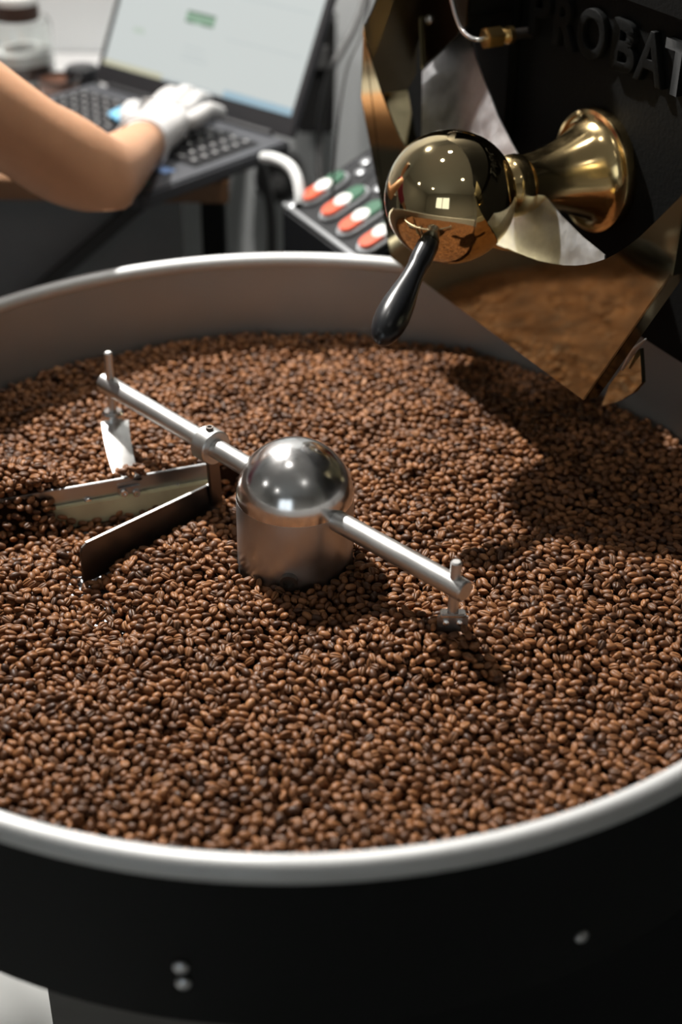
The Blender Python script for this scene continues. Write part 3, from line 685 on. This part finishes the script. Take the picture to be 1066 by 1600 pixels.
# ================================================================== desk
DX1 = onz(356, 286, 0.782).x; DY0 = onz(340, 284, 0.782).y; DT = 0.782
DK = thing('desk', 'narrow desk with pale top, brown wooden front edge and dark grey panel', 'desk', (-0.7, 0.9, 0))
MB().box(((DX1 - 1.35) / 2, (DY0 + 0.02 + Y1 - 0.004) / 2, DT - 0.013), (DX1 + 1.35, Y1 - 0.004 - DY0 - 0.02, 0.026)).build('desk_top', 'desk_laminate', DK, smooth=False)
MB().box(((DX1 - 1.35) / 2, DY0 + 0.01, DT - 0.0135), (DX1 + 1.35, 0.02, 0.025)).build('wooden_edge', 'wood', DK, smooth=False, bevel=0.001)
MB().box(((DX1 - 1.35) / 2 - 0.02, DY0 + 0.05, (DT - 0.026) / 2 + 0.02), (DX1 + 1.27, 0.018, DT - 0.066)).build('front_panel', 'desk_panel', DK, smooth=False)
for x, y in ((DX1 - 0.022, DY0 + 0.045), (DX1 - 0.30, Y1 - 0.04), (-1.32, DY0 + 0.045), (-1.32, Y1 - 0.04)):
    MB().box((x, y, (DT - 0.026) / 2), (0.028, 0.028, DT - 0.026)).build('leg', 'black_paint', DK, smooth=False, bevel=0.002)
yb = DY0 + 0.030
def ony(x, y, Y): d = ray(x, y); return CAM + d * ((Y - CAM.y) / d.y)
b0, b1 = ony(245, 296, yb), ony(60, 455, yb); b1 = b0 + (b1 - b0) * 2.2; b1 = b0 + (b1 - b0) * ((b0.z - 0.25) / (b0.z - b1.z))
bd = (b1 - b0).normalized(); MB().box((b0 + b1) / 2, ((b1 - b0).length, 0.008, 0.016), (bd, Vector((0, 1, 0)).cross(bd).cross(bd) * -1, Vector((0, 1, 0)).cross(bd))).build('diagonal_brace', 'rubber_black', DK, smooth=False, bevel=0.001)

# ================================================================== laptop
ZD = 0.801
HL, HRr = onz(146, 128, ZD), onz(455, 219, ZD)
lw = (HRr - HL).normalized(); lv = Vector((lw.y, -lw.x, 0)); lv = lv if lv.y < 0 else -lv     # lv: towards the user
LWD = (HRr - HL).length; LDP = 0.245
def LP(a, b, h=0.0): return HL + lw * a + lv * b + Z * h
LT = thing('laptop', 'open dark grey laptop showing a pale chart window on its screen', 'laptop', LP(LWD / 2, LDP / 2, DT - ZD))
MB().box(LP(LWD / 2, LDP / 2, -(ZD - DT - 0.0005) / 2), (LWD, LDP, ZD - DT - 0.0015), (lw, lv, Z)).build('base', 'laptop_shell', LT, bevel=0.003)
MB().box(LP(LWD / 2, 0.088, 0.0004), (LWD - 0.036, 0.108, 0.0006), (lw, lv, Z)).build('keyboard_deck', 'laptop_key', LT, smooth=False)
MB().box(LP(LWD / 2, 0.193, 0.0003), (0.105, 0.062, 0.0008), (lw, lv, Z)).build('touchpad', 'laptop_key', LT, smooth=False)
NK = 15; kx = (LWD - 0.044) / NK; ky = 0.0172
kb = MB().box((0, 0, 0.0012), (kx - 0.003, ky - 0.003, 0.002), (lw, lv, Z)); km = None
kl = None
for rI in range(6):
    for q_ in range(NK):
        if rI == 5 and 4 <= q_ <= 8:
            if q_ != 6: continue
        c = LP(0.022 + (q_ + 0.5) * kx, 0.0445 + rI * ky, 0.0007)
        if rI == 5 and q_ == 6:
            MB().box(c + Z * 0.0012, (kx * 5 - 0.003, ky - 0.003, 0.002), (lw, lv, Z)).build('space_bar', 'laptop_key', LT, smooth=False); continue
        if km is None:
            o = kb.build('key', 'laptop_key', LT, smooth=False, base=(0, 0, 0)); km = o.data
            g = MB().box((0, 0, 0.00235), (0.0036, 0.0042, 0.0002), (lw, lv, Z)).build('key_legend', 'key_legend', o, smooth=False, base=(0, 0, 0)); kl = g.data
        else:
            o = bpy.data.objects.new('key', km); COL.objects.link(o); o.parent = LT
            g = bpy.data.objects.new('key_legend', kl); COL.objects.link(g); g.parent = o
        o.location = c - root_loc(LT)
for (a, b, mname, sx, sy) in ((LWD - 0.038, 0.172, 'sticker_blue', 0.020, 0.016), (LWD - 0.045, 0.219, 'sticker_teal', 0.05, 0.018)):
    MB().box(LP(a, b, 0.0003), (sx, sy, 0.0005), (lw, lv, Z)).build('sticker', mname, LT, smooth=False)
BETA = math.radians(27); ld = (Z * math.cos(BETA) - lv * math.sin(BETA)).normalized(); ln = lw.cross(ld).normalized(); ln = ln if ln.dot(lv) > 0 else -ln
LH = 0.232
def SPt(a, h, o=0.0): return HL + lw * a + ld * h + ln * o
lid = MB().box(SPt(LWD / 2, LH / 2 + 0.002, -0.004), (LWD, LH, 0.008), (lw, ld, ln)).build('lid', 'laptop_shell', LT, bevel=0.002)
MB().box(SPt(LWD / 2, LH / 2 + 0.002, 0.0004), (LWD - 0.003, LH - 0.003, 0.001), (lw, ld, ln)).build('screen_bezel', 'laptop_key', LT, smooth=False)
sx0, sx1, sy0, sy1 = 0.010, LWD - 0.010, 0.026, LH - 0.008
disp = MB().box(SPt((sx0 + sx1) / 2, (sy0 + sy1) / 2, 0.0012), (sx1 - sx0, sy1 - sy0, 0.0006), (lw, ld, ln)).build('display', 'screen_white', LT, smooth=False)
def scr(a0, a1, h0, h1, m, lift=0.0018):
    w_, h_ = sx1 - sx0, sy1 - sy0
    MB().box(SPt(sx0 + w_ * (a0 + a1) / 2, sy0 + h_ * (h0 + h1) / 2, lift), (w_ * (a1 - a0), h_ * (h1 - h0), 0.0002), (lw, ld, ln)).build('screen_panel', m, disp, smooth=False)
scr(0.0, 0.33, 0.0, 0.035, 'screen_yellow'); scr(0.66, 1.0, 0.0, 0.045, 'screen_blue'); scr(0.33, 0.66, 0.0, 0.02, 'screen_grey')
scr(0.37, 0.52, 0.385, 0.455, 'screen_green'); scr(0.372, 0.518, 0.443, 0.456, 'screen_dark_green', 0.0021); scr(0.372, 0.42, 0.383, 0.396, 'screen_dark_green', 0.0021); scr(0.455, 0.518, 0.383, 0.396, 'screen_dark_green', 0.0021)
scr(0.115, 0.175, 0.245, 0.275, 'screen_pale_green')
for h in (0.16, 0.19, 0.235): scr(0.40, 0.60 - h * 0.4, h, h + 0.008, 'screen_grey')
for (a0, a1, h) in ((0.10, 0.34, 0.62), (0.34, 0.60, 0.66), (0.60, 0.97, 0.34), (0.62, 0.97, 0.60), (0.62, 0.97, 0.74)): scr(a0, a1, h, h + 0.006, 'screen_grey')
rod('hinge', SPt(0.03, 0.0, 0.001), SPt(LWD - 0.03, 0.0, 0.001), 0.0045, 'laptop_key', LT, 12)
tag(MB().prism([onz(x, y, ZD + 0.006) for x, y in ((168, 181), (205, 164), (222, 172), (188, 194))], Z * 0.004).build('cloth', 'cloth_blue', bevel=0.001), 'small folded light blue cloth lying on the laptop keyboard', 'cloth')

# ================================================================== jars and cups behind the laptop
def jar(label, px, py, r, h, fill0, fill1, lid_h):
    b = onz(px, py, DT); J = thing('glass_jar', label, 'jar', b)
    MB().lathe([(0, 0.0), (r * 0.94, 0.0), (r, 0.006), (r, h - 0.008), (r * 0.93, h), (r * 0.88, h), (r * 0.95, h - 0.010), (r * 0.95, 0.008), (0, 0.005)], b, Z, 40).build('glass_body', 'glass', J)
    MB().lathe([(0, fill0), (r * 0.93, fill0), (r * 0.93, fill1), (0, fill1)], b, Z, 32).build('ground_coffee', 'coffee_fill', J)
    return J, b
J, b = jar('wide clear glass jar of ground coffee with an inner white layer', 38, 130, 0.044, 0.085, 0.012, 0.030, 0)
MB().lathe([(0, 0.031), (0.040, 0.031), (0.040, 0.046), (0, 0.046)], b, Z, 32).build('white_layer', 'lid_white', J)
J2 = thing('coffee_tin', 'low round brown tin with a white lid standing on the glass jar', 'tin', b + Z * 0.0855, None)
MB().lathe([(0, 0.0), (0.028, 0.0), (0.029, 0.002), (0.029, 0.020), (0, 0.020)], b + Z * 0.0855, Z, 32).build('tin_body', 'coffee_fill', J2)
MB().lathe([(0, 0.0205), (0.030, 0.0205), (0.0305, 0.023), (0.0295, 0.030), (0, 0.031)], b + Z * 0.0855, Z, 32).build('tin_lid', 'lid_white', J2)
b = onz(130, 138, DT); tag(MB().lathe([(0, 0), (0.0225, 0), (0.0235, 0.003), (0.0225, 0.026), (0.020, 0.029), (0, 0.0295)], b, Z, 32).build('bottle_cap', 'black_plastic', base=b), 'round black screw cap standing on the desk beside the laptop', 'cap')
b = onz(93, 150, DT); cu = thing('sample_cup', 'small brown sample cup with a dark rim between jar and laptop', 'cup', b)
MB().lathe([(0, 0), (0.020, 0), (0.026, 0.012), (0.028, 0.022), (0.0265, 0.022), (0.0245, 0.012), (0.018, 0.003), (0, 0.003)], b, Z, 32).build('cup_body', 'cup_brown', cu)
MB().lathe([(0.0262, 0.0215), (0.0290, 0.0215), (0.0290, 0.0245), (0.0262, 0.0245)], b, Z, 32, closed=True).build('cup_rim', 'black_plastic', cu)

# ================================================================== cables and hoses
def cable(name, label, pxs, r, m, cat='cable'):
    P = bez([at(*p) for p in pxs]); b = P[-1]
    return tag(MB().tube(P, r, 10).build(name, m, base=b), label, cat)
cable('thin_cable', 'thin black cable hanging down to the control box', [(600, -330, 1.62), (590, -120, 1.6), (577, 0, 1.58), (566, 50, 1.57), (543, 105, 1.56), (530, 180, 1.55), (521, 280, 1.55), (518, 345, 1.56), (532, 388, 1.57)], 0.0014, 'rubber_black')
cable('thick_cable', 'thick dark grey cable looping behind the thin black cable', [(590, -300, 1.78), (575, -40, 1.78), (556, 40, 1.78), (520, 105, 1.78), (503, 170, 1.77), (498, 250, 1.76), (505, 330, 1.75)], 0.0045, 'grey_hose')
cable('white_hose', 'short white bent hose beside the laptop corner', [(412, 246, 1.64), (430, 248, 1.62), (452, 259, 1.60), (464, 278, 1.59), (469, 305, 1.585), (469, 318, 1.585)], 0.0066, 'hose_white', 'hose')
cable('grey_strap', 'dark grey flat cable hanging below the laptop corner', [(404, 250, 1.86), (412, 275, 1.86), (424, 330, 1.86), (426, 400, 1.86), (426, 520, 1.87)], 0.007, 'grey_hose')
b = at(496, 165, 1.90); PB = thing('power_supply', 'black wall mounted power box behind the laptop', 'power box', Vector((b.x, Y1 - 0.03, b.z)))
c0 = Vector((b.x - 0.005, Y1 - 0.034, b.z)); MB().box(c0, (0.055, 0.062, 0.16)).build('box_body', 'rubber_black', PB, smooth=False, bevel=0.004)
MB().box(c0 + Vector((0, -0.034, 0.03)), (0.035, 0.006, 0.03)).build('box_socket', 'grey_hose', PB, smooth=False, bevel=0.001)
b = at(428, 335, 2.0); JB = thing('junction_box', 'small black junction box on the grey wall under the desk corner', 'junction box', Vector((b.x, Y1 - 0.03, b.z)))
c0 = Vector((b.x, Y1 - 0.025, b.z)); MB().lathe([(0.036, 0), (0.036, 0.035), (0.030, 0.045), (0, 0.046)], Vector((b.x, Y1 - 0.001, b.z)), (0, -1, 0), 28).build('box_body', 'rubber_black', JB)
MB().lathe([(0.012, 0), (0.012, 0.006), (0, 0.007)], Vector((b.x, Y1 - 0.046, b.z)), (0, -1, 0), 20).build('box_cap', 'grey_hose', JB)

# ================================================================== person
def skin_obj(name, chains, m, parent, sub=2, root=0, base=None):
    """chains: list of lists of (point or index, radius or (rx, ry)); points merge when equal"""
    vs, rad, ed, key = [], [], [], {}
    for ch in chains:
        prev = None
        for (p, r) in ch:
            p = Vector(p); kk = tuple(round(c, 5) for c in p)
            if kk not in key: key[kk] = len(vs); vs.append(p); rad.append(r if isinstance(r, tuple) else (r, r))
            i = key[kk]
            if prev is not None and prev != i: ed.append((prev, i))
            prev = i
    me = bpy.data.meshes.new(name); b = root_loc(parent) if parent else Vector(base)
    me.from_pydata([v - b for v in vs], ed, []); o = bpy.data.objects.new(name, me); COL.objects.link(o)
    if parent: o.parent = parent
    else: o.location = b
    me.materials.append(MATS[m])
    sk = o.modifiers.new('skin', 'SKIN'); sk.use_smooth_shade = True; sk.branch_smoothing = 0.4
    if not me.skin_vertices:
        bpy.context.view_layer.objects.active = o
    for i, d in enumerate(me.skin_vertices[0].data):
        d.radius = rad[i]; d.use_root = (i == root)
    ss = o.modifiers.new('sub', 'SUBSURF'); ss.levels = sub; ss.render_levels = sub
    return o
PSN = thing('person', 'person in a dark red short sleeved top typing with a white glove on the laptop', 'person', (-0.80, 0.16, 0))
fF = Vector((0.62, 0.78, 0)); fR = Vector((0.78, -0.62, 0))
sR = Vector((-0.44, 0.36, 1.05)); chest = Vector((-0.585, 0.470, 1.02)); sL = chest + (chest - sR) ; sL.z = 1.06
pel = Vector((-0.80, 0.20, 0.80)); neck = chest + Vector((0.02, 0.03, 0.10)); head = neck + Vector((0.05, 0.065, 0.135))
el = at(154, 286, 1.385); wr = at(224, 224, 1.60); el_tip = at(163, 325, 1.395)
waist = pel.lerp(chest, 0.45)
fore = (wr - el)
body = [
    [(pel, (0.13, 0.10)), (waist, (0.115, 0.085)), (chest, (0.125, 0.095)), (neck, 0.05), (head - fF * 0.01 - Z * 0.03, (0.066, 0.078)), (head + Z * 0.05, (0.064, 0.075))],
    [(chest, (0.125, 0.095)), (sR, 0.056), (sR.lerp(el, 0.35), 0.051), (sR.lerp(el, 0.72), 0.049), (el, 0.046), (el + fore * 0.16, 0.040), (el + fore * 0.38, 0.036), (el + fore * 0.68, 0.031), (wr, 0.0265), (wr + fore.normalized() * 0.03, 0.026)],
]
body.append([(el, 0.046), (el_tip, 0.020)])
eL = sL + Vector((0.12, 0.08, -0.22)); wL = Vector((-0.52, 0.78, 0.815))
body.append([(chest, (0.125, 0.095)), (sL, 0.054), (eL, 0.042), (eL.lerp(wL, 0.4), 0.039), (wL, 0.025)])
handL = wL + fF * 0.06 + Z * 0.0
body.append([(wL, 0.025), (handL, (0.036, 0.014))])
hipR, hipL = pel + fR * 0.085 - Z * 0.05, pel - fR * 0.085 - Z * 0.05
for hip, s in ((hipR, 1), (hipL, -1)):
    kn = hip + fF * 0.06 - Z * 0.33; an = Vector((hip.x, hip.y, 0)) - fF * 0.02 + Z * 0.09
    body.append([(pel, (0.13, 0.10)), (hip, 0.085), (hip.lerp(kn, 0.5), 0.072), (kn, 0.055), (kn.lerp(an, 0.4), 0.052), (an, 0.036)])
bod = skin_obj('body', body, 'skin', PSN)
# fingers of the bare left hand
for i in range(4):
    r0 = handL + fR * (0.024 - 0.016 * i) + fF * 0.01; L_ = (0.062, 0.07, 0.066, 0.052)[i]
    skin_obj('finger', [[(r0, 0.009), (r0 + fF * L_ * 0.55 + Z * 0.006, 0.0085), (r0 + fF * L_ - Z * 0.008, 0.0075)]], 'skin', bod, 1)
r0 = wL + fR * 0.02 + fF * 0.02; skin_obj('thumb', [[(r0, 0.011), (r0 + fR * 0.03 + fF * 0.02, 0.010), (r0 + fR * 0.04 + fF * 0.05 - Z * 0.006, 0.009)]], 'skin', bod, 1)
# clothes
elb_s = sR.lerp(el, 0.40)
skin_obj('shirt', [[(pel - Z * 0.01, (0.145, 0.115)), (waist, (0.132, 0.10)), (chest, (0.142, 0.11)), (neck - Z * 0.03, (0.07, 0.065))],
                   [(chest, (0.142, 0.11)), (sR, 0.068), (elb_s, 0.066)], [(chest, (0.142, 0.11)), (sL, 0.068), (sL.lerp(eL, 0.5), 0.062)]], 'shirt', PSN)
tr = [[(pel + Z * 0.0, (0.14, 0.112)), (pel - Z * 0.06, (0.135, 0.11))]]
for hip in (hipR, hipL):
    kn = hip + fF * 0.06 - Z * 0.33; an = Vector((hip.x, hip.y, 0)) - fF * 0.02 + Z * 0.10
    tr.append([(pel - Z * 0.06, (0.135, 0.11)), (hip - Z * 0.05, 0.096), (kn, 0.072), (an, 0.058)])
skin_obj('trousers', tr, 'trousers', PSN)
for hip in (hipR, hipL):
    a0 = Vector((hip.x, hip.y, 0.045)) - fF * 0.04
    skin_obj('shoe', [[(a0, (0.042, 0.042)), (a0 + fF * 0.09, (0.042, 0.036)), (a0 + fF * 0.19 - Z * 0.008, (0.038, 0.028))]], 'shoe', PSN)
# head: hair, nose, ears, eyes, mouth
hc = head + Z * 0.02
skin_obj('hair', [[(hc + Z * 0.055 - fF * 0.012, (0.076, 0.086)), (hc - fF * 0.035 + Z * 0.0, (0.068, 0.066)), (hc - fF * 0.055 - Z * 0.07, 0.045), (hc - fF * 0.07 - Z * 0.13, 0.028)]], 'hair', PSN)
skin_obj('nose', [[(hc + fF * 0.068 + Z * 0.01, 0.008), (hc + fF * 0.088 - Z * 0.025, 0.012)]], 'skin', bod, 1)
for s in (-1, 1):
    MB().lathe([(0, -0.010), (0.008, -0.005), (0.010, 0), (0.008, 0.005), (0, 0.010)], hc + fF * 0.066 + fR * (0.028 * s) + Z * 0.008, fF, 16).build('eye', 'eye', PSN)
    skin_obj('ear', [[(hc + fR * (0.07 * s) + Z * 0.015, (0.006, 0.014)), (hc + fR * (0.071 * s) - Z * 0.02, (0.005, 0.010))]], 'skin', bod, 1)
skin_obj('mouth', [[(hc + fF * 0.072 - fR * 0.02 - Z * 0.05, 0.004), (hc + fF * 0.077 - Z * 0.05, 0.006), (hc + fF * 0.072 + fR * 0.02 - Z * 0.05, 0.004)]], 'cup_brown', bod, 1)
# right hand in its white glove
kI, kM, kRg, kP = at(252, 158, 1.685), at(272, 163, 1.680), at(290, 174, 1.670), at(300, 190, 1.655)
pc = at(240, 190, 1.648); tb = at(200, 190, 1.655)
wr2 = wr + fore.normalized() * -0.012
pl = [[(wr2, (0.034, 0.032)), (wr + fore.normalized() * 0.022, (0.033, 0.028)), (pc, (0.042, 0.021))]]
for k_ in (kI, kM, kRg, kP): pl.append([(pc, (0.042, 0.021)), (k_, 0.0150)])
gl = skin_obj('glove', pl, 'glove', PSN)
def zkey(p, h=0.012):           # a finger tip just above the keys
    q = onz(p[0], p[1], ZD + h); return q
tips = [zkey((284, 158)), zkey((306, 152)), zkey((326, 158)), zkey((350, 178), 0.018)]
for k_, tp, r_ in zip((kI, kM, kRg, kP), tips, (0.0105, 0.011, 0.0105, 0.010)):
    md = k_.lerp(tp, 0.5) + Z * 0.010
    skin_obj('glove_finger', [[(pc.lerp(k_, 0.6), r_ * 1.1), (k_, r_ * 1.12), (md, r_), (k_.lerp(tp, 0.78) + Z * 0.005, r_ * 0.95), (tp, r_ * 0.82)]], 'glove', gl, 2)
tp = zkey((214, 168), 0.014)
skin_obj('glove_thumb', [[(pc.lerp(tb, 0.45), 0.017), (tb, 0.0150), (tb.lerp(tp, 0.5) + Z * 0.006, 0.0125), (tp, 0.0105)]], 'glove', gl, 2)
cf0 = wr - fore.normalized() * 0.010
MB().lathe([(0.028, -0.003), (0.0305, -0.003), (0.0315, 0.0), (0.0305, 0.003), (0.028, 0.003)], cf0, fore, 32, closed=True).build('glove_cuff', 'glove', gl)
